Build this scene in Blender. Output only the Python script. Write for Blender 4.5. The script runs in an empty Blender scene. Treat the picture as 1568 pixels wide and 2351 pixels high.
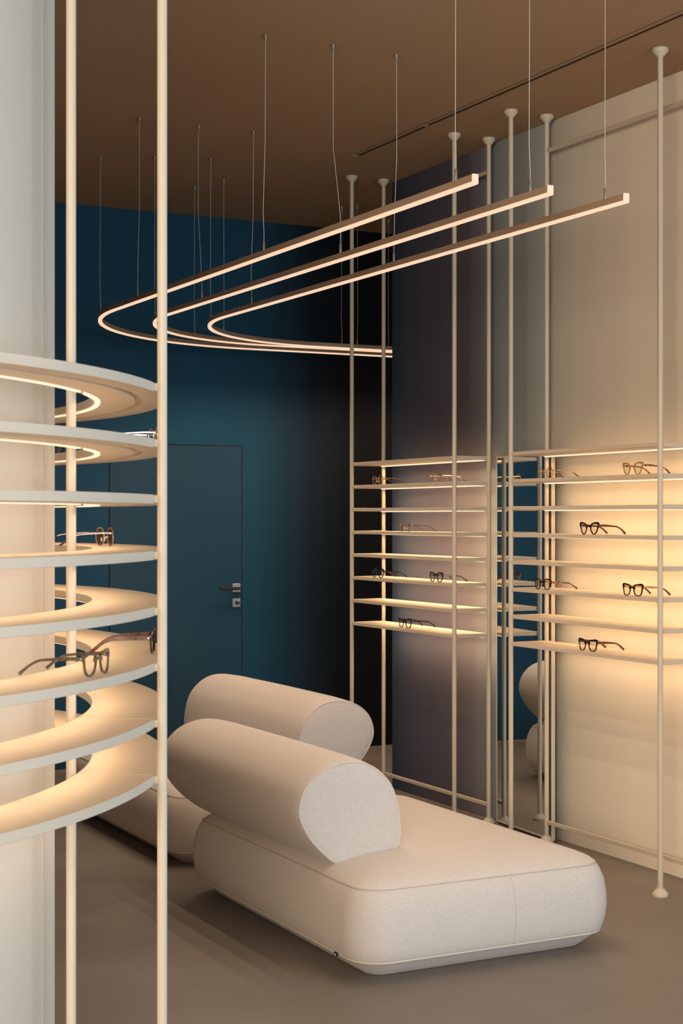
import bpy, bmesh, math, random
from math import sin, cos, pi, radians, atan2, hypot
from mathutils import Vector, Matrix

random.seed(7)
scene = bpy.context.scene
COL = scene.collection

# ------------------------------------------------------------------ materials
def new_mat(name):
    m = bpy.data.materials.new(name); m.use_nodes = True
    nt = m.node_tree
    return m, nt, nt.nodes['Principled BSDF']

def plain(name, rgb, rough=0.5, metal=0.0, spec=0.5, bump=0.0, bscale=300.0, var=0.0, vscale=4.0):
    m, nt, b = new_mat(name)
    b.inputs['Base Color'].default_value = (*rgb, 1)
    b.inputs['Roughness'].default_value = rough
    b.inputs['Metallic'].default_value = metal
    b.inputs['Specular IOR Level'].default_value = spec
    N, L = nt.nodes, nt.links
    tc = N.new('ShaderNodeTexCoord')
    if var:
        n = N.new('ShaderNodeTexNoise'); n.inputs['Scale'].default_value = vscale
        n.inputs['Detail'].default_value = 6
        L.new(tc.outputs['Object'], n.inputs['Vector'])
        mx = N.new('ShaderNodeMix'); mx.data_type = 'RGBA'
        mx.inputs[6].default_value = (*[c * (1 - var) for c in rgb], 1)
        mx.inputs[7].default_value = (*[min(1, c * (1 + var)) for c in rgb], 1)
        L.new(n.outputs['Fac'], mx.inputs[0]); L.new(mx.outputs[2], b.inputs['Base Color'])
    if bump:
        n2 = N.new('ShaderNodeTexNoise'); n2.inputs['Scale'].default_value = bscale
        n2.inputs['Detail'].default_value = 3
        L.new(tc.outputs['Object'], n2.inputs['Vector'])
        bp = N.new('ShaderNodeBump'); bp.inputs['Strength'].default_value = bump
        bp.inputs['Distance'].default_value = 0.002
        L.new(n2.outputs['Fac'], bp.inputs['Height']); L.new(bp.outputs['Normal'], b.inputs['Normal'])
    return m

def emit(name, rgb, s):
    m, nt, b = new_mat(name)
    b.inputs['Base Color'].default_value = (0.12, 0.10, 0.08, 1)
    b.inputs['Emission Color'].default_value = (*rgb, 1)
    b.inputs['Emission Strength'].default_value = s
    return m

M = {}
M['cream'] = plain('cream_powder_coat', (0.60, 0.545, 0.455), 0.42, spec=0.45)
M['shelf'] = plain('cream_shelf_lacquer', (0.63, 0.565, 0.47), 0.45, spec=0.4)
M['ceiling'] = plain('ceiling_paint', (0.41, 0.28, 0.175), 0.85, spec=0.2, var=0.04, vscale=2)
M['column'] = plain('column_plaster', (0.65, 0.605, 0.53), 0.6, spec=0.3)
M['teal'] = plain('teal_paint', (0.028, 0.075, 0.115), 0.6, spec=0.3, var=0.06, vscale=3)
def back_fade():
    # the teal of the back wall goes to near black where it runs behind the right-hand wall
    m, nt, b = new_mat('teal_to_black_fade')
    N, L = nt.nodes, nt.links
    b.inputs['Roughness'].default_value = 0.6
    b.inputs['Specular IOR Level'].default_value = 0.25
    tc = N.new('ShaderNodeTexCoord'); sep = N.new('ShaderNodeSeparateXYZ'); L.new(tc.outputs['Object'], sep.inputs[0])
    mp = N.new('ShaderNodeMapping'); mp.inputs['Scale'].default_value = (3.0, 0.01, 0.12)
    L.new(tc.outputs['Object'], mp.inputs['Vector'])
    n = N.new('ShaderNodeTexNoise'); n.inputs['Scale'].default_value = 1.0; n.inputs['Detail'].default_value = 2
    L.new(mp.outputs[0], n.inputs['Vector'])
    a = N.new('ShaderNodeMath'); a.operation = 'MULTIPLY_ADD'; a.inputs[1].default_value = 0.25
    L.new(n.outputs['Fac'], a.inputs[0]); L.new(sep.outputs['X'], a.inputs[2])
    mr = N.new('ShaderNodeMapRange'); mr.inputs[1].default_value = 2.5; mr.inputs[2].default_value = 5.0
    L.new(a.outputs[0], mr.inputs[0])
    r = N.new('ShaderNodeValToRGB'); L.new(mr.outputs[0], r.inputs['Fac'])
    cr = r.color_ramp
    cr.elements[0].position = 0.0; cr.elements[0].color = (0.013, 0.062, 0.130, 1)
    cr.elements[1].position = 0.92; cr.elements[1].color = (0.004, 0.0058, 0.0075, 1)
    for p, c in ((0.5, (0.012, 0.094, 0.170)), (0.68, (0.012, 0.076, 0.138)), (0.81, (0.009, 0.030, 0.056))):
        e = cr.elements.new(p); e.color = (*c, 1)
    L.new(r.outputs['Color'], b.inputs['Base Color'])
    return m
M['back'] = back_fade()
M['door'] = plain('teal_door_lacquer', (0.014, 0.066, 0.116), 0.5, spec=0.4)
M['gap'] = plain('shadow_gap', (0.008, 0.012, 0.016), 0.8)
M['plate'] = plain('satin_steel_plate', (0.62, 0.62, 0.62), 0.3, metal=0.6)
M['darkmetal'] = plain('dark_metal', (0.09, 0.08, 0.07), 0.35, metal=0.8)
M['steel'] = plain('brushed_steel', (0.55, 0.52, 0.48), 0.3, metal=0.9)
M['cable'] = plain('steel_cable', (0.72, 0.70, 0.66), 0.4, metal=0.3)
M['bronze'] = plain('bronze_profile', (0.50, 0.37, 0.27), 0.45, metal=0.2)
M['slot'] = plain('black_slot', (0.012, 0.010, 0.008), 0.7)
M['fabric'] = None
M['tagblack'] = plain('black_label', (0.01, 0.01, 0.01), 0.6)
M['tagwhite'] = plain('white_print', (0.8, 0.8, 0.78), 0.6)
M['mirror'] = plain('mirror_silver', (0.80, 0.84, 0.84), 0.0, metal=1.0)
M['outer'] = plain('plain_plaster', (0.55, 0.48, 0.40), 0.8)
M['skirt'] = plain('taupe_skirting', (0.33, 0.27, 0.22), 0.6)

LEDC = (1.0, 0.62, 0.32)
PENC = (1.0, 0.71, 0.48)
M['led'] = emit('warm_led_diffuser', (1.0, 0.78, 0.55), 0.92)
M['ledp'] = emit('warm_pendant_diffuser', (0.96, 0.65, 0.45), 0.86)

def fabric():
    m, nt, b = new_mat('boucle_wool')
    N, L = nt.nodes, nt.links
    b.inputs['Roughness'].default_value = 0.95
    b.inputs['Specular IOR Level'].default_value = 0.12
    b.inputs['Sheen Weight'].default_value = 0.15
    b.inputs['Sheen Roughness'].default_value = 0.5
    tc = N.new('ShaderNodeTexCoord')
    n = N.new('ShaderNodeTexNoise'); n.inputs['Scale'].default_value = 260; n.inputs['Detail'].default_value = 3
    L.new(tc.outputs['Object'], n.inputs['Vector'])
    r = N.new('ShaderNodeValToRGB')
    r.color_ramp.elements[0].position = 0.32; r.color_ramp.elements[0].color = (0.565, 0.535, 0.515, 1)
    r.color_ramp.elements[1].position = 0.68; r.color_ramp.elements[1].color = (0.675, 0.645, 0.625, 1)
    L.new(n.outputs['Fac'], r.inputs['Fac']); L.new(r.outputs['Color'], b.inputs['Base Color'])
    bp = N.new('ShaderNodeBump'); bp.inputs['Strength'].default_value = 0.35; bp.inputs['Distance'].default_value = 0.003
    L.new(n.outputs['Fac'], bp.inputs['Height']); L.new(bp.outputs['Normal'], b.inputs['Normal'])
    return m
M['fabric'] = fabric()
M['piping'] = plain('wool_piping', (0.66, 0.60, 0.55), 0.9, spec=0.15)
M['seam'] = plain('wool_seam', (0.50, 0.455, 0.415), 0.9, spec=0.1)

def gradient_wall():
    # hand-painted ombre wall: deep blue at the far end fading through grey into warm beige
    m, nt, b = new_mat('ombre_wall_paint')
    N, L = nt.nodes, nt.links
    b.inputs['Roughness'].default_value = 0.75
    b.inputs['Specular IOR Level'].default_value = 0.2
    tc = N.new('ShaderNodeTexCoord')
    sep = N.new('ShaderNodeSeparateXYZ'); L.new(tc.outputs['Object'], sep.inputs[0])
    # brushed vertical streaks wobble the fade
    mp = N.new('ShaderNodeMapping'); mp.inputs['Scale'].default_value = (0.01, 3.2, 0.10)
    L.new(tc.outputs['Object'], mp.inputs['Vector'])
    n = N.new('ShaderNodeTexNoise'); n.inputs['Scale'].default_value = 1.0; n.inputs['Detail'].default_value = 2
    L.new(mp.outputs[0], n.inputs['Vector'])
    mr = N.new('ShaderNodeMapRange'); mr.inputs[1].default_value = 5.0; mr.inputs[2].default_value = 7.7
    L.new(sep.outputs['Y'], mr.inputs[0])
    a = N.new('ShaderNodeMath'); a.operation = 'MULTIPLY_ADD'; a.inputs[1].default_value = 0.16
    L.new(n.outputs['Fac'], a.inputs[0]); L.new(mr.outputs[0], a.inputs[2])
    s = N.new('ShaderNodeMath'); s.operation = 'SUBTRACT'; s.inputs[1].default_value = 0.08
    L.new(a.outputs[0], s.inputs[0])
    r = N.new('ShaderNodeValToRGB'); L.new(s.outputs[0], r.inputs['Fac'])
    pts = [(0.0, (0.84, 0.785, 0.68)), (0.18, (0.80, 0.755, 0.66)), (0.34, (0.63, 0.61, 0.55)), (0.43, (0.45, 0.48, 0.48)),
           (0.52, (0.31, 0.365, 0.39)), (0.61, (0.22, 0.255, 0.30)), (0.67, (0.140, 0.136, 0.172)), (0.75, (0.100, 0.096, 0.138)), (1.0, (0.036, 0.060, 0.110))]
    cr = r.color_ramp
    cr.elements[0].position, cr.elements[0].color = pts[0][0], (*pts[0][1], 1)
    cr.elements[1].position, cr.elements[1].color = pts[-1][0], (*pts[-1][1], 1)
    for p, c in pts[1:-1]:
        e = cr.elements.new(p); e.color = (*c, 1)
    L.new(r.outputs['Color'], b.inputs['Base Color'])
    return m
M['ombre'] = gradient_wall()

def floor_mat():
    m, nt, b = new_mat('microcement')
    N, L = nt.nodes, nt.links
    b.inputs['Roughness'].default_value = 0.42
    b.inputs['Specular IOR Level'].default_value = 0.35
    tc = N.new('ShaderNodeTexCoord')
    n = N.new('ShaderNodeTexNoise'); n.inputs['Scale'].default_value = 2.2; n.inputs['Detail'].default_value = 8
    n.inputs['Roughness'].default_value = 0.6; n.inputs['Distortion'].default_value = 0.6
    L.new(tc.outputs['Object'], n.inputs['Vector'])
    r = N.new('ShaderNodeValToRGB')
    r.color_ramp.elements[0].position = 0.3; r.color_ramp.elements[0].color = (0.172, 0.153, 0.136, 1)
    r.color_ramp.elements[1].position = 0.72; r.color_ramp.elements[1].color = (0.225, 0.201, 0.180, 1)
    L.new(n.outputs['Fac'], r.inputs['Fac']); L.new(r.outputs['Color'], b.inputs['Base Color'])
    mr = N.new('ShaderNodeMapRange'); mr.inputs[3].default_value = 0.36; mr.inputs[4].default_value = 0.50
    L.new(n.outputs['Fac'], mr.inputs[0]); L.new(mr.outputs[0], b.inputs['Roughness'])
    return m
M['floor'] = floor_mat()

def acetate(name, c1, c2, scale=90, trans=0.0, rough=0.15, lo=0.42, hi=0.58):
    m, nt, b = new_mat(name)
    N, L = nt.nodes, nt.links
    b.inputs['Roughness'].default_value = rough
    b.inputs['Specular IOR Level'].default_value = 0.6
    b.inputs['Coat Weight'].default_value = 0.3
    if trans: b.inputs['Transmission Weight'].default_value = trans
    tc = N.new('ShaderNodeTexCoord')
    n = N.new('ShaderNodeTexNoise'); n.inputs['Scale'].default_value = scale; n.inputs['Detail'].default_value = 2
    L.new(tc.outputs['Object'], n.inputs['Vector'])
    r = N.new('ShaderNodeValToRGB')
    r.color_ramp.elements[0].position = lo; r.color_ramp.elements[0].color = (*c1, 1)
    r.color_ramp.elements[1].position = hi; r.color_ramp.elements[1].color = (*c2, 1)
    L.new(n.outputs['Fac'], r.inputs['Fac']); L.new(r.outputs['Color'], b.inputs['Base Color'])
    return m
M['black'] = acetate('black_acetate', (0.008, 0.007, 0.007), (0.016, 0.014, 0.013))
M['tortoise'] = acetate('dark_tortoise_acetate', (0.009, 0.005, 0.004), (0.085, 0.026, 0.011), lo=0.46, hi=0.66)
M['havana'] = acetate('red_brown_acetate', (0.035, 0.008, 0.005), (0.14, 0.028, 0.011))
M['amber'] = acetate('amber_tortoise_acetate', (0.03, 0.012, 0.006), (0.42, 0.20, 0.07))
M['honey'] = acetate('honey_acetate', (0.55, 0.27, 0.10), (0.72, 0.42, 0.19), trans=0.25)
M['taupe'] = acetate('taupe_acetate', (0.055, 0.038, 0.026), (0.10, 0.07, 0.048))
M['gold'] = plain('gold_metal', (0.80, 0.52, 0.26), 0.25, metal=1.0)
M['rosegold'] = plain('rose_gold_metal', (0.86, 0.56, 0.42), 0.22, metal=1.0)
M['silver'] = plain('pale_metal', (0.78, 0.72, 0.66), 0.22, metal=1.0)
M['silicone'] = plain('clear_silicone', (0.75, 0.66, 0.55), 0.3)

def lens_mat(name, tint, gl=0.07):
    m = bpy.data.materials.new(name); m.use_nodes = True
    nt = m.node_tree; N, L = nt.nodes, nt.links
    N.clear()
    o = N.new('ShaderNodeOutputMaterial'); t = N.new('ShaderNodeBsdfTransparent'); g = N.new('ShaderNodeBsdfGlossy')
    t.inputs[0].default_value = (*tint, 1); g.inputs['Roughness'].default_value = 0.02
    g.inputs[0].default_value = (0.9, 0.9, 0.9, 1)
    mx = N.new('ShaderNodeMixShader'); mx.inputs[0].default_value = gl
    L.new(t.outputs[0], mx.inputs[1]); L.new(g.outputs[0], mx.inputs[2])
    L.new(mx.outputs[0], o.inputs[0])
    return m
M['lens'] = lens_mat('clear_lens', (0.97, 0.97, 0.96))
M['sunlens'] = lens_mat('brown_sun_lens', (0.62, 0.44, 0.31))

# ------------------------------------------------------------------ mesh helpers
class MB:
    def __init__(s): s.v, s.f = [], []
    def add(s, vs, fs):
        k = len(s.v); s.v += [tuple(p) for p in vs]; s.f += [tuple(i + k for i in q) for q in fs]; return s
    def box(s, x0, x1, y0, y1, z0, z1):
        vs = [(x, y, z) for x in (x0, x1) for y in (y0, y1) for z in (z0, z1)]
        return s.add(vs, [(0, 1, 3, 2), (4, 6, 7, 5), (0, 4, 5, 1), (2, 3, 7, 6), (0, 2, 6, 4), (1, 5, 7, 3)])
    def lathe(s, prof, cx, cy, n=32):
        vs, fs = [], []
        for r, z in prof:
            for i in range(n):
                a = 2 * pi * i / n; vs.append((cx + r * cos(a), cy + r * sin(a), z))
        for j in range(len(prof) - 1):
            for i in range(n):
                i2 = (i + 1) % n
                fs.append((j * n + i, j * n + i2, (j + 1) * n + i2, (j + 1) * n + i))
        fs.append(tuple(reversed(range(n)))); fs.append(tuple((len(prof) - 1) * n + i for i in range(n)))
        return s.add(vs, fs)
    def loft(s, rings, closed=True, cap0=True, cap1=True, loop=False):
        n = len(rings[0]); vs = [p for r in rings for p in r]; fs = []
        m = len(rings)
        for j in range(m if loop else m - 1):
            j2 = (j + 1) % m
            for i in range(n if closed else n - 1):
                i2 = (i + 1) % n
                fs.append((j * n + i, j * n + i2, j2 * n + i2, j2 * n + i))
        if not loop and cap0: fs.append(tuple(reversed(range(n))))
        if not loop and cap1: fs.append(tuple((m - 1) * n + i for i in range(n)))
        return s.add(vs, fs)
    def tube(s, pts, r, n=10, closed=False):
        pts = [Vector(p) for p in pts]; rings = []
        m = len(pts); up = None
        rs = r if isinstance(r, (list, tuple)) else [r] * m
        for k, p in enumerate(pts):
            a = pts[(k - 1) % m] if (closed or k > 0) else p
            b = pts[(k + 1) % m] if (closed or k < m - 1) else p
            t = (b - a).normalized()
            if up is None: up = Vector((0, 0, 1)) if abs(t.z) < 0.9 else Vector((1, 0, 0))
            u = (up - t * up.dot(t)).normalized(); up = u
            w = t.cross(u)
            rings.append([p + (u * cos(2 * pi * i / n) + w * sin(2 * pi * i / n)) * rs[k] for i in range(n)])
        return s.loft(rings, loop=closed)
    def sweep(s, pts, sec, closed=False):
        """pts in a level plane; sec = [(side, up)] cross-section"""
        pts = [Vector(p) for p in pts]; m = len(pts); rings = []
        for k, p in enumerate(pts):
            a = pts[(k - 1) % m] if (closed or k > 0) else p
            b = pts[(k + 1) % m] if (closed or k < m - 1) else p
            t = (b - a).normalized(); sd = Vector((t.y, -t.x, 0)).normalized()
            rings.append([p + sd * x + Vector((0, 0, z)) for x, z in sec])
        return s.loft(rings, loop=closed)
    def arc(s, sec, cx, cy, a0, a1, n):
        rings = []
        for i in range(n + 1):
            a = a0 + (a1 - a0) * i / n
            rings.append([(cx + r * cos(a), cy + r * sin(a), z) for r, z in sec])
        return s.loft(rings)
    def xf(s, mat):
        s.v = [tuple(mat @ Vector(p)) for p in s.v]; return s
    def build(s, name, mat, parent=None, smooth=35, bevel=0.0, bseg=2, loc=None):
        me = bpy.data.meshes.new(name); me.from_pydata(s.v, [], s.f)
        bm = bmesh.new(); bm.from_mesh(me)
        bmesh.ops.recalc_face_normals(bm, faces=bm.faces)
        bm.to_mesh(me); bm.free(); me.update()
        if smooth:
            me.shade_smooth(); me.set_sharp_from_angle(angle=radians(smooth))
        o = bpy.data.objects.new(name, me); COL.objects.link(o)
        me.materials.append(M[mat])
        if parent: o.parent = parent
        if loc: o.location = loc
        if bevel:
            b = o.modifiers.new('edge', 'BEVEL'); b.width = bevel; b.segments = bseg; b.limit_method = 'ANGLE'
            b.angle_limit = radians(40); b.harden_normals = False
        return o

def thing(name, label, cat, loc=(0, 0, 0), rz=0, group=None):
    o = bpy.data.objects.new(name, None); o.empty_display_size = 0.05; COL.objects.link(o)
    o.location = loc; o.rotation_euler = (0, 0, rz)
    o['label'] = label; o['category'] = cat
    if group: o['group'] = group
    return o
def structure(o): o['kind'] = 'structure'; return o

def area(name, loc, rot, sx, sy, power, color, spread=180, parent=None):
    l = bpy.data.lights.new(name, 'AREA'); l.shape = 'RECTANGLE'; l.size = sx; l.size_y = sy
    l.energy = power; l.color = color; l.spread = radians(spread)
    o = bpy.data.objects.new(name, l); COL.objects.link(o)
    o.location = loc; o.rotation_euler = rot
    if parent: o.parent = parent
    return o

# ------------------------------------------------------------------ dimensions (metres)
ZC = 3.357                       # ceiling
XW = 4.264                       # ombre wall on the right
YB = 9.05                        # teal back wall
XF, XB = 3.9895, 4.1867          # front and back poles of the wall units
ZS = [1.798 - 0.12374 * i for i in range(8)]   # shelf tops
RW = 0.011                       # pole radius

# ------------------------------------------------------------------ the room
structure(MB().box(-4.2, 7.2, -6.7, YB + 0.2, -0.12, 0.0).build('floor', 'floor', smooth=0))
structure(MB().box(-4.2, 7.2, -6.7, YB + 0.2, ZC, ZC + 0.12).build('ceiling', 'ceiling', smooth=0))
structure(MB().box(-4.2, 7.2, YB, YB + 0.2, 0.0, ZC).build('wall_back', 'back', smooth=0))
structure(MB().box(XW, XW + 0.16, 3.2, 7.66, 0.0, ZC).build('wall_right', 'ombre', smooth=0, bevel=0.003))
structure(MB().box(-4.2, -4.0, -6.7, YB, 0.0, ZC).build('wall_left', 'outer', smooth=0))
structure(MB().box(7.0, 7.2, 3.2, YB, 0.0, ZC).build('wall_passage', 'teal', smooth=0))
# street front behind the camera and the glazed side near the entrance: sill, lintel and piers round the openings
fr = MB().box(-4.0, 1.2, -6.7, -6.5, 0, ZC).box(4.264, 7.2, -6.7, -6.5, 0, ZC).box(1.2, 4.264, -6.7, -6.5, 2.95, ZC).box(1.2, 4.264, -6.7, -6.5, 0, 0.15)
structure(fr.build('wall_front', 'outer', smooth=0))
sd = MB().box(XW, XW + 0.16, -6.5, 3.2, 2.95, ZC).box(XW, XW + 0.16, -6.5, 3.2, 0, 0.15).box(XW, XW + 0.16, -6.5, -1.8, 0.15, 2.95)
structure(sd.build('wall_entrance', 'outer', smooth=0))
structure(MB().box(-4.0, 7.0, YB - 0.008, YB, 0.0, 0.012).build('baseboard_back', 'skirt', smooth=0))

# ceiling slot diffuser
t = thing('slot_diffuser', 'long thin black air slot set in the brown ceiling along the right', 'air vent', (3.78, 5.2, ZC))
MB().box(-0.030, 0.022, -1.9, 1.98, -0.0015, 0.0).build('trim', 'ceiling', t, smooth=0)
MB().box(0.004, 0.018, -1.9, 1.98, -0.0025, -0.0015).build('slot', 'slot', t, smooth=0)
MB().box(-0.0225, -0.0200, -1.9, 1.98, -0.0022, -0.0015).build('joint_line', 'slot', t, smooth=0)
MB().box(-0.006, 0.020, 1.255, 1.285, -0.004, -0.0015).build('clip', 'ceiling', t, smooth=0)
MB().box(-0.030, 0.022, 1.965, 1.985, -0.004, -0.0015).build('end_cap', 'ceiling', t, smooth=0)

# flush door in the back wall
dx0, dx1, dz = 3.101, 3.965, 1.945
d = bpy.data.objects.new('door_1', None); COL.objects.link(d); d.location = (dx0, YB, 0); structure(d)
d['label'] = 'flush teal door in the teal back wall'
W = dx1 - dx0
MB().box(0.004, W - 0.004, -0.004, 0.0, 0.006, dz - 0.004).build('door_leaf', 'door', d, smooth=0, bevel=0.001)
MB().box(-0.003, 0.004, -0.0015, 0, 0, dz + 0.003).box(W - 0.004, W + 0.003, -0.0015, 0, 0, dz + 0.003).box(-0.003, W + 0.003, -0.0015, 0, dz - 0.004, dz + 0.003).build('shadow_gap', 'gap', d, smooth=0)
hx = W - 0.040
MB().box(hx - 0.026, hx + 0.026, -0.012, -0.004, 1.036, 1.089).build('handle_plate', 'plate', d, bevel=0.0015)
hd = MB().tube([(hx, -0.010, 1.060), (hx, -0.050, 1.060), (hx - 0.006, -0.058, 1.060), (hx - 0.12, -0.058, 1.060)], 0.0095, 14)
hd.box(hx - 0.122, hx + 0.010, -0.066, -0.050, 1.053, 1.067)
MB.build(hd, 'lever_handle', 'darkmetal', d, bevel=0.002)
lp = MB().box(hx - 0.026, hx + 0.026, -0.012, -0.004, 0.943, 0.996).build('lock_plate', 'plate', d, bevel=0.0015)
kk = MB()
kk.lathe([(0.0085, 0), (0.0085, 0.004)], 0, 0, 20)
kk.box(-0.003, 0.003, -0.018, 0.0, 0, 0.004)
kk.xf(Matrix.Translation((hx, -0.012, 0.972)) @ Matrix.Rotation(radians(90), 4, 'X'))
kk.build('keyhole', 'darkmetal', lp, smooth=30)
ky = MB().box(hx - 0.0015, hx + 0.0015, -0.036, -0.012, 0.966, 0.978)
ky.box(hx + 0.002, hx + 0.010, -0.038, -0.036, 0.958, 0.976)
ky.build('key', 'darkmetal', lp, smooth=0)

# ------------------------------------------------------------------ wall shelving units
def pole(x, y, parent, z0=0.0, z1=ZC):
    p = MB().lathe([(RW, z0 + 0.004), (RW, z1 - 0.004)], x, y, 28).build('pole', 'cream', parent, smooth=40)
    MB().lathe([(0.031, z0), (0.0322, z0 + 0.003), (0.0322, z0 + 0.011), (0.0300, z0 + 0.015), (0.0205, z0 + 0.025), (0.0175, z0 + 0.030), (0.0168, z0 + 0.032)], x, y, 32).build('floor_flange', 'cream', p, smooth=40)
    MB().lathe([(0.0168, z1 - 0.032), (0.0175, z1 - 0.030), (0.0205, z1 - 0.025), (0.0300, z1 - 0.015), (0.0322, z1 - 0.011), (0.0322, z1 - 0.003), (0.031, z1)], x, y, 32).build('ceiling_flange', 'cream', p, smooth=40)
    return p

def wall_unit(y0, y1, label, power):
    t = thing('wall_shelving', label, 'shelves', (XF, (y0 + y1) / 2, 0), 0, 'shelving units of cream poles along the right wall')
    yc = (y0 + y1) / 2; h = (y1 - y0) / 2; dX = XB - XF
    for x in (0, dX):
        for y in (-h, h): pole(x, y, t)
    for z in ZS:
        s = MB().box(-0.006, dX + 0.004, -h + 0.013, h - 0.013, z - 0.0155, z).build('shelf', 'shelf', t, smooth=0, bevel=0.0012)
        for e in (-1, 1):
            ye = e * (h - 0.004)
            MB().box(0.009, dX - 0.009, min(ye, ye - e * 0.010), max(ye, ye - e * 0.010), z - 0.0175, z + 0.0015).build('side_rail', 'cream', s, smooth=0, bevel=0.0015)
            MB().box(-0.0055, 0.0055, min(e * (h - 0.010), e * (h - 0.020)), max(e * (h - 0.010), e * (h - 0.020)), z - 0.0185, z + 0.002).build('bracket', 'cream', s, smooth=0, bevel=0.003)
        sc = MB().lathe([(0.0022, 0), (0.0018, 0.0012)], 0, 0, 12).xf(Matrix.Translation((0.017, -h + 0.0035, z - 0.006)) @ Matrix.Rotation(radians(90), 4, 'X'))
        sc.build('screw', 'darkmetal', s)
        led = MB().box(dX - 0.028, dX - 0.010, -h + 0.02, h - 0.02, z - 0.0210, z - 0.0155).build('led_strip', 'led', s, smooth=0, bevel=0.001)
        area('shelf_led_lamp', (dX - 0.018, 0, z - 0.0220), (0, 0, 0), 0.012, 2 * h - 0.06, power, LEDC, 150, t)
    for nm, z in (('bottom_rail', 0.094), ('top_rail', 3.192)):
        MB().box(dX - 0.006, dX + 0.006, -h, h, z - 0.009, z + 0.009).build(nm, 'cream', t, smooth=0, bevel=0.002)
    return t
Y1, Y2, Y3, Y4 = 7.6158, 6.5469, 6.0526, 4.9839
PW = 0.62
wall_unit(Y2, Y1, 'far cream pole and shelf unit in front of the blue end of the wall', 1.8)
wall_unit(Y4, Y3, 'near cream pole and shelf unit in front of the glowing beige wall', PW)

# ------------------------------------------------------------------ tall mirror between the units
t = thing('wall_mirror', 'tall narrow mirror in a thin pale frame between the two shelf units', 'mirror', (4.2294, 6.284, 0.0), radians(-3.4))
my, mz0, mz1 = 0.2597, 0.010, 1.800
fm = MB()
for y0, y1, z0, z1 in ((-my, -my + 0.007, mz0, mz1), (my - 0.007, my, mz0, mz1), (-my + 0.007, my - 0.007, mz0, mz0 + 0.009), (-my + 0.007, my - 0.007, mz1 - 0.009, mz1)):
    fm.box(-0.0175, 0, y0, y1, z0, z1)
fm.build('frame', 'cream', t, smooth=0, bevel=0.001)
MB().box(-0.016, -0.004, -my + 0.0065, my - 0.0065, mz0 + 0.0085, mz1 - 0.0085).build('glass', 'mirror', t, smooth=0)
MB().box(-0.012, 0, -my + 0.01, my - 0.01, 0.0, mz0).build('foot', 'gap', t, smooth=0)

# ------------------------------------------------------------------ round column with the ring shelving
CX, CY = -0.0799, 4.0911
RO, RI, RL, RG = 1.537, 1.361, 1.3745, 1.472
RC = 1.272
A0 = radians(-31.3)
camdir = atan2(-CY, -CX)
# column skin in curved panels with fine joints; the panel joint seen from the camera sits just short of the outline
c = MB()
va = camdir + math.acos(RC / hypot(CX, CY))     # bearing of the right-hand outline
joints = [va - radians(11.3) + k * radians(60) for k in range(6)]
ring = []
for k in range(6):
    for i in range(25):
        a = joints[k] + radians(0.12) + (radians(60) - radians(0.24)) * i / 24
        ring.append((RC, a))
    ring.append((RC - 0.004, joints[k] + radians(60) - radians(0.10))); ring.append((RC - 0.004, joints[k] + radians(60) + radians(0.10)))
c.loft([[(CX + r * cos(a), CY + r * sin(a), z) for r, a in ring] for z in (0.0, ZC)])
structure(c.build('wall_column', 'column', smooth=25))

t = thing('ring_shelving', 'large ring of curved cream shelves on poles wrapped round the pale column', 'shelves', (CX, CY, 0))
for k in range(3):
    a = A0 + k * radians(120)
    pole(1.5535 * cos(a), 1.5535 * sin(a), t)
    pole(1.3495 * cos(a), 1.3495 * sin(a), t)
TH = 0.0205
sec = [(RO, 0), (RO, -TH), (RG + 0.009, -TH), (RG + 0.009, -TH + 0.010), (RG - 0.009, -TH + 0.010), (RG - 0.009, -TH),
       (RL + 0.007, -TH), (RL + 0.007, -TH + 0.004), (RL - 0.007, -TH + 0.004), (RL - 0.007, -TH), (RI, -TH), (RI, 0)]
RPW = 0.20
RINGC = (1.0, 0.65, 0.37)
for z in ZS:
    for k in range(3):
        a0 = A0 + k * radians(120) + radians(0.10); a1 = A0 + (k + 1) * radians(120) - radians(0.10)
        s = MB().arc([(r, z + q) for r, q in sec], 0, 0, a0, a1, 60)
        for a, sg in ((a0, 1), (a1, -1)):
            # flared weld tab between the rim and the outer pole
            sb = []
            for r, w in ((RO - 0.006, 0.0105), (RO + 0.0015, 0.0085), (RO + 0.0085, 0.0095)):
                w2 = 0.0001 + w * 0.75
                ca, sa = cos(a), sin(a)
                sb.append([(r * ca - sa * q, r * sa + ca * q, z + zz) for q, zz in ((0, -0.001 - 0.5 * TH + w), (sg * w2 * 0.9, -0.001 - 0.5 * TH + w), (sg * w2 * 0.9, 0.001 - 0.5 * TH - w), (0, 0.001 - 0.5 * TH - w))])
            s.loft(sb)
        sh = s.build('shelf', 'shelf', t, smooth=25, bevel=0.0010)
        e = radians(1.3)
        MB().arc([(RL + 0.0055, z - TH + 0.004), (RL + 0.0055, z - TH - 0.003), (RL - 0.0055, z - TH - 0.003), (RL - 0.0055, z - TH + 0.004)], 0, 0, a0 + e, a1 - e, 60).build('led_strip', 'led', sh, smooth=25)
    # lamps of the strip that lights the side of the column in view
    for deg in range(-118, 75, 16):
        a = radians(deg)
        area('ring_led_lamp', (RL * cos(a), RL * sin(a), z - TH - 0.0045), (0, radians(-10), a), 0.010, 0.36, RPW, RINGC, 138, t)

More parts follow.
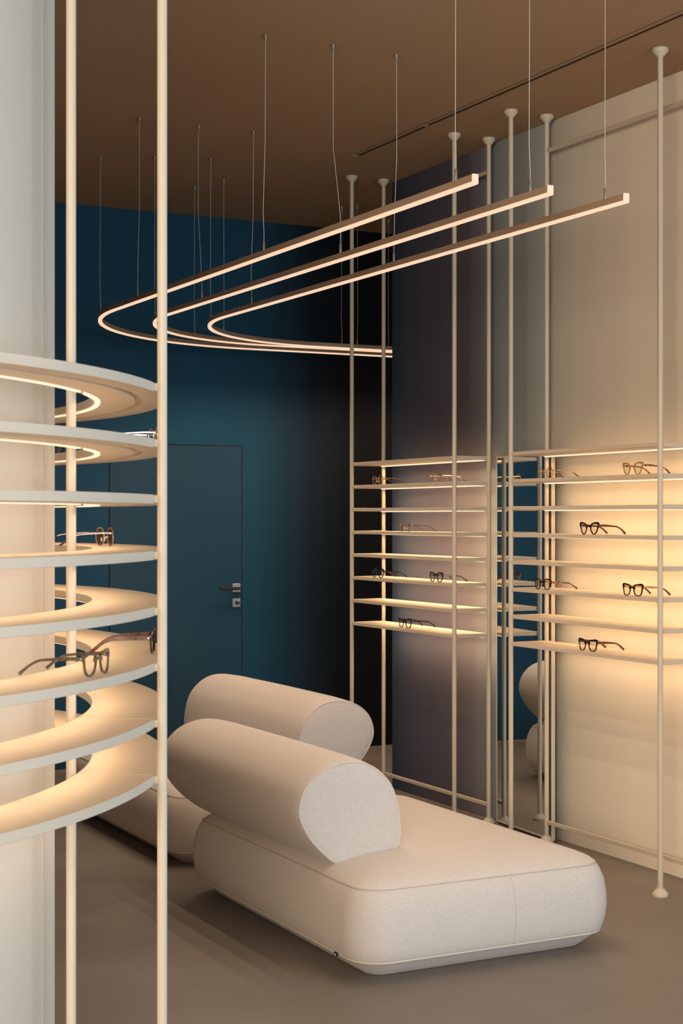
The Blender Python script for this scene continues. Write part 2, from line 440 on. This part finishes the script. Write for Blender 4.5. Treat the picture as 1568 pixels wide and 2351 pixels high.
# ------------------------------------------------------------------ suspended light lines
ZL = 2.503
def l_curve(x0, yend, R, ytop, xr):
    """straight run up the room, quarter turn, straight run to the right"""
    cx, cy = x0 + R, ytop - R
    pts = [(x0, yend + (cy - yend) * i / 30) for i in range(31)]
    for i in range(1, 41):
        a = pi - (pi / 2) * i / 40
        pts.append((cx + R * cos(a), cy + R * sin(a)))
    pts += [(cx + (xr - cx) * i / 12, ytop) for i in range(1, 13)]
    return pts
def pendant(x0, yend, R, ytop, cables, label, power):
    o = thing('linear_pendant_light', label, 'lamp', (x0, yend, ZL), 0, 'curved light lines hanging from the ceiling')
    P = [(x - x0, y - yend) for x, y in l_curve(x0, yend, R, ytop, 5.7)]
    P3 = [(x, y, 0) for x, y in P]
    MB().sweep(P3, [(-0.0105, 0.004), (0.0105, 0.004), (0.0105, 0.026), (-0.0105, 0.026)]).build('profile', 'bronze', o, smooth=25, bevel=0.0012)
    MB().sweep(P3, [(-0.0095, -0.0035), (0.0095, -0.0035), (0.0095, 0.004), (-0.0095, 0.004)]).build('diffuser', 'ledp', o, smooth=25)
    MB().box(-0.0105, 0.0105, -0.006, 0.0, -0.003, 0.027).build('end_cap', 'ledp', o, smooth=0, bevel=0.002)
    for cx, cy, top in cables:
        # nearest point of the curve
        bx, by = min(P, key=lambda q: hypot(q[0] + x0 - cx, q[1] + yend - cy))
        tx, ty = (cx - x0, cy - yend) if top else (bx, by)
        zt = ZC - ZL
        kx = random.uniform(-0.004, 0.004)
        pts = [(bx, by, 0.026), (bx + 0.001, by, 0.09), (bx + kx, by, 0.18), (tx + kx * 0.6, ty, 0.45), (tx, ty, zt - 0.02)]
        cb = MB().tube(pts, 0.0011, 8).build('cable', 'cable', o, smooth=40)
        MB().lathe([(0.0045, 0.024), (0.0045, 0.060), (0.0030, 0.064)], bx, by, 14).build('gripper', 'steel', cb, smooth=40)
        MB().lathe([(0.0050, zt - 0.030), (0.0052, zt - 0.018), (0.0080, zt - 0.017), (0.0085, zt)], tx, ty, 16).build('ceiling_mount', 'steel', cb, smooth=40)
    # lamps behind the diffuser
    cx, cy = R, ytop - R - yend
    n = 4
    for i in range(n):
        ya = cy * (i + 0.5) / n
        area('pendant_lamp', (0, ya, -0.006), (0, 0, 0), 0.016, cy / n, power * cy / n, PENC, 140, o)
    for i in range(4):
        a = pi - (pi / 2) * (i + 0.5) / 4
        area('pendant_lamp', (cx + R * cos(a), cy + R * sin(a), -0.006), (0, 0, a), 0.016, R * pi / 8, power * R * pi / 8, PENC, 140, o)
    ln = 5.7 - x0 - R
    area('pendant_lamp', (R + ln / 2, ytop - yend, -0.006), (0, 0, pi / 2), 0.016, ln, power * ln, PENC, 140, o)
    return o
PP = 2.25
pendant(2.527, 4.030, 1.32, 8.62, [(2.527, 4.13, 0), (2.527, 5.539, 1), (2.529, 6.954, 1), (2.636, 7.808, 0), (3.219, 8.381, 0), (4.80, 8.62, 0)],
        'outermost curved light line, its front end highest and furthest left in the photo', PP)
pendant(2.820, 4.060, 1.05, 8.39, [(2.82, 4.16, 0), (2.817, 5.535, 1), (2.826, 6.957, 1), (2.947, 7.658, 0), (3.388, 8.124, 0), (4.349, 8.39, 0)],
        'middle one of the three curved light lines', PP)
pendant(3.104, 4.050, 1.03, 8.32, [(3.104, 4.15, 0), (3.103, 5.538, 1), (3.105, 6.946, 1), (3.202, 7.56, 0), (3.481, 7.962, 0), (4.413, 8.32, 0)],
        'innermost curved light line, its front end furthest right against the beige wall', PP)

# ------------------------------------------------------------------ sofas
def rrect(x0, x1, y0, y1, r, n=10):
    r = max(0.002, min(r, (x1 - x0) / 2 - 0.001, (y1 - y0) / 2 - 0.001)); pts = []
    for cx, cy, a0 in ((x1 - r, y1 - r, 0), (x0 + r, y1 - r, pi / 2), (x0 + r, y0 + r, pi), (x1 - r, y0 + r, 1.5 * pi)):
        for i in range(n + 1):
            a = a0 + (pi / 2) * i / n; pts.append((cx + r * cos(a), cy + r * sin(a)))
    # add points along straight runs
    out = []
    for i, p in enumerate(pts):
        q = pts[(i + 1) % len(pts)]; out.append(p)
        if i % (n + 1) == n:
            m = 8
            for k in range(1, m): out.append((p[0] + (q[0] - p[0]) * k / m, p[1] + (q[1] - p[1]) * k / m))
    return out
SW, SL = 1.03, 1.52
def catmull(pts, n=8, closed=True):
    out = []; m = len(pts)
    for i in range(m if closed else m - 1):
        p0, p1, p2, p3 = [Vector(pts[(i + j) % m] if closed else pts[max(0, min(m - 1, i + j))]) for j in (-1, 0, 1, 2)]
        for k in range(n):
            t = k / n
            out.append(0.5 * ((2 * p1) + (p2 - p0) * t + (2 * p0 - 5 * p1 + 4 * p2 - p3) * t * t + (3 * p1 - p0 - 3 * p2 + p3) * t ** 3))
    if not closed: out.append(Vector(pts[-1]))
    return out
def sofa(loc, mir, label, tag_y):
    o = thing('sofa', label, 'sofa', loc, 0, 'backrest sofas in pale wool')
    RR = 0.125
    def ringpts(ins, z, rad=None):
        pts = rrect(ins, SW - ins, ins, SL - ins, rad if rad else max(0.06, RR - ins * 0.6))
        return [(x, y, z) for x, y in pts]
    prof = [(0.100, 0.000, 0.05), (0.092, 0.003, 0.055), (0.060, 0.030, 0.08), (0.030, 0.055, 0.105), (0.022, 0.060, 0.11), (0.014, 0.072, None), (0.005, 0.105, None), (0.0, 0.150, None), (0.002, 0.195, None),
            (0.009, 0.238, None), (0.021, 0.270, None), (0.034, 0.292, None), (0.050, 0.306, None), (0.085, 0.322, None), (0.14, 0.336, None), (0.22, 0.347, None), (0.32, 0.353, None), (0.42, 0.356, None), (0.505, 0.357, None)]
    base = MB().loft([ringpts(i, z, r) for i, z, r in prof])
    bs = base.build('seat_base', 'fabric', o, smooth=60)
    p = MB().tube([(x, y, z) for x, y, z in ringpts(0.0225, 0.0600, 0.11)], 0.0036, 8, closed=True).build('piping', 'piping', bs, smooth=60)
    MB().tube([(x, y, z) for x, y, z in ringpts(0.0350, 0.2930)], 0.0022, 6, closed=True).build('top_seam', 'seam', bs, smooth=60)
    # upright seam in the middle of the front
    sp = [(SW * 0.575, i, z) for i, z, r in prof[4:12]]
    MB().tube(sp, 0.0010, 6).build('front_seam', 'seam', bs, smooth=60)
    # label sewn into the lower piping
    tg = MB().box(-0.0, 0.006, -0.010, 0.010, -0.007, 0.005).build('sewn_label', 'tagblack', bs, smooth=0, loc=((0.014 if not mir else SW - 0.020), tag_y, 0.060))
    MB().box(-0.0006 if not mir else 0.006, 0.0 if not mir else 0.0066, -0.004, 0.004, -0.005, 0.001).build('label_print', 'tagwhite', tg, smooth=0)
    # bolster back: plump D-shaped section along the edge
    S1 = [(0.108, 0.312), (0.012, 0.388), (-0.040, 0.466), (-0.050, 0.525), (-0.024, 0.592), (0.042, 0.644), (0.140, 0.666), (0.225, 0.648), (0.292, 0.594),
          (0.324, 0.535), (0.340, 0.460), (0.343, 0.400), (0.330, 0.352), (0.285, 0.336), (0.200, 0.330)]
    if mir: S1 = [(SW - 0.045 - x, z) for x, z in S1]
    S = catmull([(x, z, 0) for x, z in S1], 6)
    cx = sum(q.x for q in S) / len(S); cz = sum(q.y for q in S) / len(S)
    L0, L1 = (0.345, 1.64) if not mir else (0.125, 1.50)
    rings = []
    for yy, sc in ((L0 - 0.012, 0.30), (L0 - 0.010, 0.62), (L0 - 0.006, 0.85), (L0, 0.970), (L0 + 0.002, 0.985), (L0 + 0.012, 1.005), (L0 + 0.05, 1.025), (L0 + 0.18, 1.045), ((L0 + L1) / 2, 1.055),
                   (L1 - 0.18, 1.045), (L1 - 0.05, 1.025), (L1 - 0.012, 1.005), (L1 - 0.002, 0.985), (L1, 0.970), (L1 + 0.006, 0.85), (L1 + 0.010, 0.62), (L1 + 0.012, 0.30)):
        rings.append([(cx + (q.x - cx) * sc, yy, max(cz + (q.y - cz) * sc, 0.312)) for q in S])
    bk = MB().loft(rings).build('backrest', 'fabric', o, smooth=70)
    for yy in (L0 + 0.001, L1 - 0.001):
        MB().tube([(cx + (q.x - cx) * 0.985, yy, max(cz + (q.y - cz) * 0.985, 0.312)) for q in S], 0.0030, 8, closed=True).build('end_piping', 'piping', bk, smooth=60)
    return o
sofa((2.358, 4.445, 0), False, 'nearest pale wool sofa block with a fat bolster along its left edge', 0.20)
sofa((2.440, 6.290, 0), True, 'rear pale wool sofa, partly hidden behind the near sofa and the ring shelves', 0.30)

# ------------------------------------------------------------------ spectacles
SHAPES = {
 # right lens outline, clockwise from the bridge side top; x from the lens centre outwards, z up
 'round':  [(0.0225 * cos(a), 0.0225 * sin(a)) for a in [pi - 2 * pi * i / 14 for i in range(14)]],
 'hex':    [(-0.021, 0.012), (-0.008, 0.0215), (0.010, 0.0215), (0.0225, 0.012), (0.0235, 0.001), (0.015, -0.017), (0.004, -0.0215), (-0.007, -0.0205), (-0.016, -0.013), (-0.021, 0.0)],
 'cateye': [(-0.019, 0.008), (-0.010, 0.0175), (0.004, 0.0205), (0.018, 0.0200), (0.0255, 0.0175), (0.0235, 0.006), (0.0175, -0.010), (0.006, -0.0205), (-0.005, -0.0195), (-0.014, -0.010), (-0.0185, 0.0)],
 'square': [(-0.0225, 0.010), (-0.014, 0.0175), (0.004, 0.0195), (0.0235, 0.0185), (0.0250, 0.010), (0.0215, -0.010), (0.013, -0.0195), (0.0, -0.0205), (-0.012, -0.0165), (-0.019, -0.006)],
 'panto':  [(-0.0215, 0.011), (-0.012, 0.0185), (0.004, 0.0200), (0.019, 0.0175), (0.0245, 0.011), (0.0225, -0.002), (0.0150, -0.0155), (0.004, -0.0205), (-0.007, -0.0195), (-0.017, -0.009)],
}
def glasses(name_label, loc, rz, shape, front, temple, metal=False, lens='lens', thick=1.0, group=None, tip=None, cat='glasses', hang=0.0):
    o = thing('eyeglasses', name_label, cat, loc, rz, group)
    cxl = 0.0345; zc = 0.0225 + (0.0012 if metal else 0.0022)
    raw = catmull([(x, z, 0) for x, z in SHAPES[shape]], 6)
    low = min(q.y for q in raw); t0 = (0.0014 if metal else 0.0033) * thick
    zc = -low + t0
    base = lambda x: 1.1 * x * x
    f = MB()
    for sg in (-1, 1):
        n = len(raw); inner, outer = [], []
        for i, q in enumerate(raw):
            tn = (raw[(i + 1) % n] - raw[i - 1]).normalized(); nr = Vector((tn.y, -tn.x, 0))
            if nr.dot(q) < 0: nr = -nr
            w = t0
            if not metal:
                w += 0.0022 * thick * max(0, q.y / 0.02) + 0.0028 * thick * max(0, q.x / 0.022) * max(0, q.y / 0.018)
            inner.append(q); outer.append(q + nr * w)
        dep = 0.0011 if metal else 0.0021
        def ring3(P, dy): return [(sg * (cxl + q.x), base(cxl + q.x) + dy, zc + q.y) for q in P]
        A, B, C2, D2 = ring3(inner, -dep), ring3(outer, -dep), ring3(outer, dep), ring3(inner, dep)
        f.loft([A, B, C2, D2], loop=True)
        lr = ring3(raw, -0.0004); lr2 = ring3(raw, 0.0004)
        MB().add(lr + lr2, [tuple(range(n)), tuple(reversed(range(n, 2 * n)))] + [(i, (i + 1) % n, n + (i + 1) % n, n + i) for i in range(n)]).build('lens', lens, o, smooth=30)
    # bridge
    zi = zc + (0.006 if metal else 0.008)
    bx = cxl - 0.0185
    if metal:
        f.tube([(-bx - 0.001, base(bx), zi), (-bx * 0.5, -0.001, zi + 0.0035), (0, -0.0015, zi + 0.0045), (bx * 0.5, -0.001, zi + 0.0035), (bx + 0.001, base(bx), zi)], 0.0012, 8)
        if shape == 'round':
            f.tube([(-bx - 0.002, base(bx), zi - 0.006), (0, -0.0015, zi - 0.005), (bx + 0.002, base(bx), zi - 0.006)], 0.0009, 8)
        # pad arms
        for sg in (-1, 1):
            f.tube([(sg * (bx - 0.0005), base(bx), zi - 0.006), (sg * (bx - 0.003), 0.006, zi - 0.009), (sg * (bx - 0.005), 0.007, zi - 0.013)], 0.0006, 6)
    else:
        rg = []
        for k in range(9):
            u = -1 + 2 * k / 8; x = u * (bx + 0.003); zz = zi + 0.003 * (1 - u * u); hh = 0.0032 + 0.0014 * abs(u)
            rg.append([(x, base(x) - 0.0021, zz + hh), (x, base(x) + 0.0021, zz + hh), (x, base(x) + 0.0021, zz - hh), (x, base(x) - 0.0021, zz - hh)])
        f.loft(rg)
    # end pieces
    top = max(raw, key=lambda q: q.x)
    xh = cxl + top.x + (0.0035 if metal else 0.0048)
    zh = zc + min(top.y, 0.013) if not metal else zc + 0.0095
    for sg in (-1, 1):
        if metal:
            f.tube([(sg * (cxl + top.x - 0.001), base(cxl + top.x), zh), (sg * xh, base(xh) + 0.001, zh), (sg * (xh + 0.0012), base(xh) + 0.007, zh)], 0.0013, 8)
        else:
            x0, x1 = sorted((sg * (cxl + top.x - 0.001), sg * xh))
            f.box(x0, x1, base(xh) - 0.0022, base(xh) + 0.006, zh - 0.0042, zh + 0.0042)
    f.build('front_frame', front, o, smooth=40)
    if metal:
        for sg in (-1, 1):
            nb = MB()
            prof = []
            for k in range(9):
                a = -pi / 2 + pi * k / 8; prof.append((0.0024 * cos(a) + 0.00005, 0.0055 * sin(a)))
            nb.lathe(prof, 0, 0, 10)
            nb.xf(Matrix.Translation((sg * (bx - 0.0055), 0.0075, zi - 0.013)) @ Matrix.Rotation(sg * 0.3, 4, 'Y') @ Matrix.Scale(0.5, 4, Vector((1, 0, 0))))
            nb.build('nose_pad', 'silicone', o, smooth=60)
    # temples: hinge, straight arm, drop behind the ear; the tip rests on the shelf
    for sg in (-1, 1):
        y0 = base(xh) + (0.007 if metal else 0.006)
        path = [(0, 0.0), (0.02, 0.0005), (0.05, -0.001), (0.078, -0.003), (0.092, -0.0055), (0.104, -0.011), (0.118, -0.020), (0.134, -(zh - 0.0035))]
        path = [(a, b * 1.0) for a, b in path]
        zt = zh
        H = [0.0040, 0.0048, 0.0040, 0.0032, 0.0030, 0.0030, 0.0034, 0.0042] if not metal else [0.0014, 0.0016, 0.0014, 0.0012, 0.0012, 0.0016, 0.0022, 0.0024]
        if metal: zt = zh
        T = 0.0016 if not metal else 0.0010
        H = [h * (thick if not metal else 1) for h in H]
        PT = catmull([(a, b, 0) for a, b in path], 5, closed=False)
        HH = catmull([(h, 0, 0) for h in H], 5, closed=False)
        rg = []
        for k, q in enumerate(PT):
            a = PT[max(0, k - 1)]; b = PT[min(len(PT) - 1, k + 1)]; tg = (b - a).normalized()
            nx, nz = -tg.y, tg.x
            h = HH[k].x; splay = 0.0012 - 0.05 * q.x * 0.25
            x = sg * (xh - 0.0012 + splay)
            rg.append([(x - T, y0 + q.x + nx * h, zt + q.y + nz * h), (x + T, y0 + q.x + nx * h, zt + q.y + nz * h),
                       (x + T, y0 + q.x - nx * h, zt + q.y - nz * h), (x - T, y0 + q.x - nx * h, zt + q.y - nz * h)])
        if tip:
            cut = int(len(rg) * 0.62)
            tm = MB().loft(rg[:cut + 1]).build('temple', temple, o, smooth=40)
            MB().loft(rg[cut:]).build('temple_tip', tip, tm, smooth=40)
        else:
            tm = MB().loft(rg).build('temple', temple, o, smooth=40)
        MB().box(sg * (xh - 0.0012) - 0.0016, sg * (xh - 0.0012) + 0.0016, y0 - 0.003, y0 + 0.003, zh - 0.002, zh + 0.002).build('hinge', 'silver', tm, smooth=0)
    return o

RZ = -pi / 2        # facing the room from the right wall
XG = 4.012
gf, gn = 'glasses on the far wall unit', 'glasses on the near wall unit'
def wg(y, s, label, *a, **k):
    k.setdefault('x', XG); x = k.pop('x'); rz = RZ + k.pop('turn', 0)
    return glasses(label, (x, y, ZS[s - 1] + 0.0003), rz, *a, **k)
wg(7.366, 2, 'gold wire glasses at the far end of the upper glasses row of the far unit', 'hex', 'rosegold', 'gold', metal=True, tip='tortoise', group=gf)
wg(6.765, 2, 'thin gold wire glasses nearest the front pole on the upper row of the far unit', 'hex', 'gold', 'gold', metal=True, tip='black', group=gf)
wg(7.070, 4, 'gold rimmed glasses with red arms alone on a shelf of the far unit', 'hex', 'gold', 'havana', metal=True, group=gf)
wg(7.366, 6, 'black glasses at the far end of their shelf on the far unit', 'panto', 'black', 'black', group=gf)
wg(6.760, 6, 'black glasses with gold hinges beside the right front pole of the far unit', 'panto', 'black', 'black', group=gf)
wg(7.075, 8, 'black square glasses alone on the lowest shelf of the far unit', 'square', 'black', 'black', group=gf)
wg(5.815, 2, 'round gold wire glasses in front of the mirror on the near unit', 'round', 'gold', 'gold', metal=True, tip='tortoise', group=gn)
wg(5.193, 2, 'honey coloured clear glasses on the upper row of the near unit', 'cateye', 'honey', 'amber', thick=0.9, group=gn)
wg(5.490, 4, 'dark cat-eye glasses with broad brown arms alone in the middle of the near unit', 'cateye', 'tortoise', 'havana', thick=1.1, group=gn)
wg(5.835, 6, 'tortoiseshell glasses with speckled thin arms, in front of the mirror on the near unit', 'panto', 'tortoise', 'amber', thick=0.9, group=gn)
wg(5.193, 6, 'large angular glasses with thin metal arms beside the front pole of the near unit', 'square', 'tortoise', 'gold', tip='havana', group=gn)
wg(5.500, 8, 'dark tortoiseshell glasses alone on the lowest shelf of the near unit', 'square', 'tortoise', 'havana', thick=1.1, group=gn)

gr = 'glasses on the ring shelves'
def rg_(x, y, s, face, label, *a, **k):
    """face = world bearing the front looks towards"""
    return glasses(label, (x, y, ZS[s - 1] + 0.0003), face + pi / 2, *a, group=gr, **k)
rg_(1.035, 3.090, 6, radians(-42), 'taupe glasses at the front of a ring shelf, left of the outer pole', 'square', 'taupe', 'taupe', thick=0.85)
rg_(1.330, 3.555, 6, radians(-24), 'dark red tortoiseshell glasses seen edge-on beside the outer pole of the ring shelves', 'square', 'tortoise', 'havana', thick=1.1)
rg_(1.310, 3.850, 4, radians(3), 'round brown tinted sunglasses with gold arms on a ring shelf', 'round', 'rosegold', 'rosegold', metal=True, lens='sunlens', tip='black', cat='sunglasses')
rg_(1.385, 3.700, 2, radians(-10), 'rose gold glasses on the highest glasses row of the ring shelves', 'hex', 'rosegold', 'rosegold', metal=True)
rg_(1.362, 4.363, 2, radians(8), 'dark tortoiseshell glasses glimpsed through the gap between ring shelf and column', 'square', 'tortoise', 'amber')
rg_(1.245, 4.480, 8, radians(15), 'glasses with metal arms on the back of the lowest ring shelf', 'square', 'black', 'silver')

# ------------------------------------------------------------------ daylight and ambience
DAY = (0.60, 0.83, 1.0)
area('shopfront_daylight', (2.73, -6.48, 1.55), (radians(90), 0, 0), 3.0, 2.75, 215, DAY)
area('side_window_daylight', (XW - 0.02, 0.7, 1.55), (radians(90), 0, radians(90)), 4.8, 2.75, 65, DAY)
# unseen warm fill added behind the camera to brighten right wall and sofa sides
we = area('warm_fill_light', (-2.8, -2.2, 2.0), (0, 0, 0), 2.2, 1.8, 345, (1.0, 0.78, 0.56))
we.rotation_euler = (Vector((3.6, 6.0, 1.5)) - we.location).to_track_quat('-Z', 'Y').to_euler()
w = bpy.data.worlds.new('World'); scene.world = w; w.use_nodes = True
w.node_tree.nodes['Background'].inputs[0].default_value = (0.75, 0.85, 1.0, 1)
w.node_tree.nodes['Background'].inputs[1].default_value = 0.6

# ------------------------------------------------------------------ camera
cam = bpy.data.cameras.new('camera'); co = bpy.data.objects.new('camera', cam); COL.objects.link(co)
FPX, HOR, AZ = 3628.69, 1188.06, 0.476
cam.sensor_fit = 'VERTICAL'; cam.sensor_height = 36.0
cam.lens = FPX / 2351 * 36.0
cam.shift_y = (HOR - 1175.5) / 2351
co.location = (0, 0, 1.5)
co.rotation_euler = (radians(90), 0, -AZ)
cam.clip_start = 0.05
cam.dof.use_dof = True; cam.dof.focus_distance = 6.0; cam.dof.aperture_fstop = 10
scene.camera = co

scene.view_settings.view_transform = 'Standard'
scene.view_settings.look = 'None'
scene.view_settings.exposure = 0.25
scene.view_settings.gamma = 1.0
cy = scene.cycles
cy.use_denoising = True
try: cy.denoiser = 'OPENIMAGEDENOISE'
except Exception: pass
cy.max_bounces = 10; cy.diffuse_bounces = 6; cy.glossy_bounces = 5; cy.transparent_max_bounces = 16
cy.caustics_reflective = False; cy.caustics_refractive = False
cy.sample_clamp_indirect = 4.0
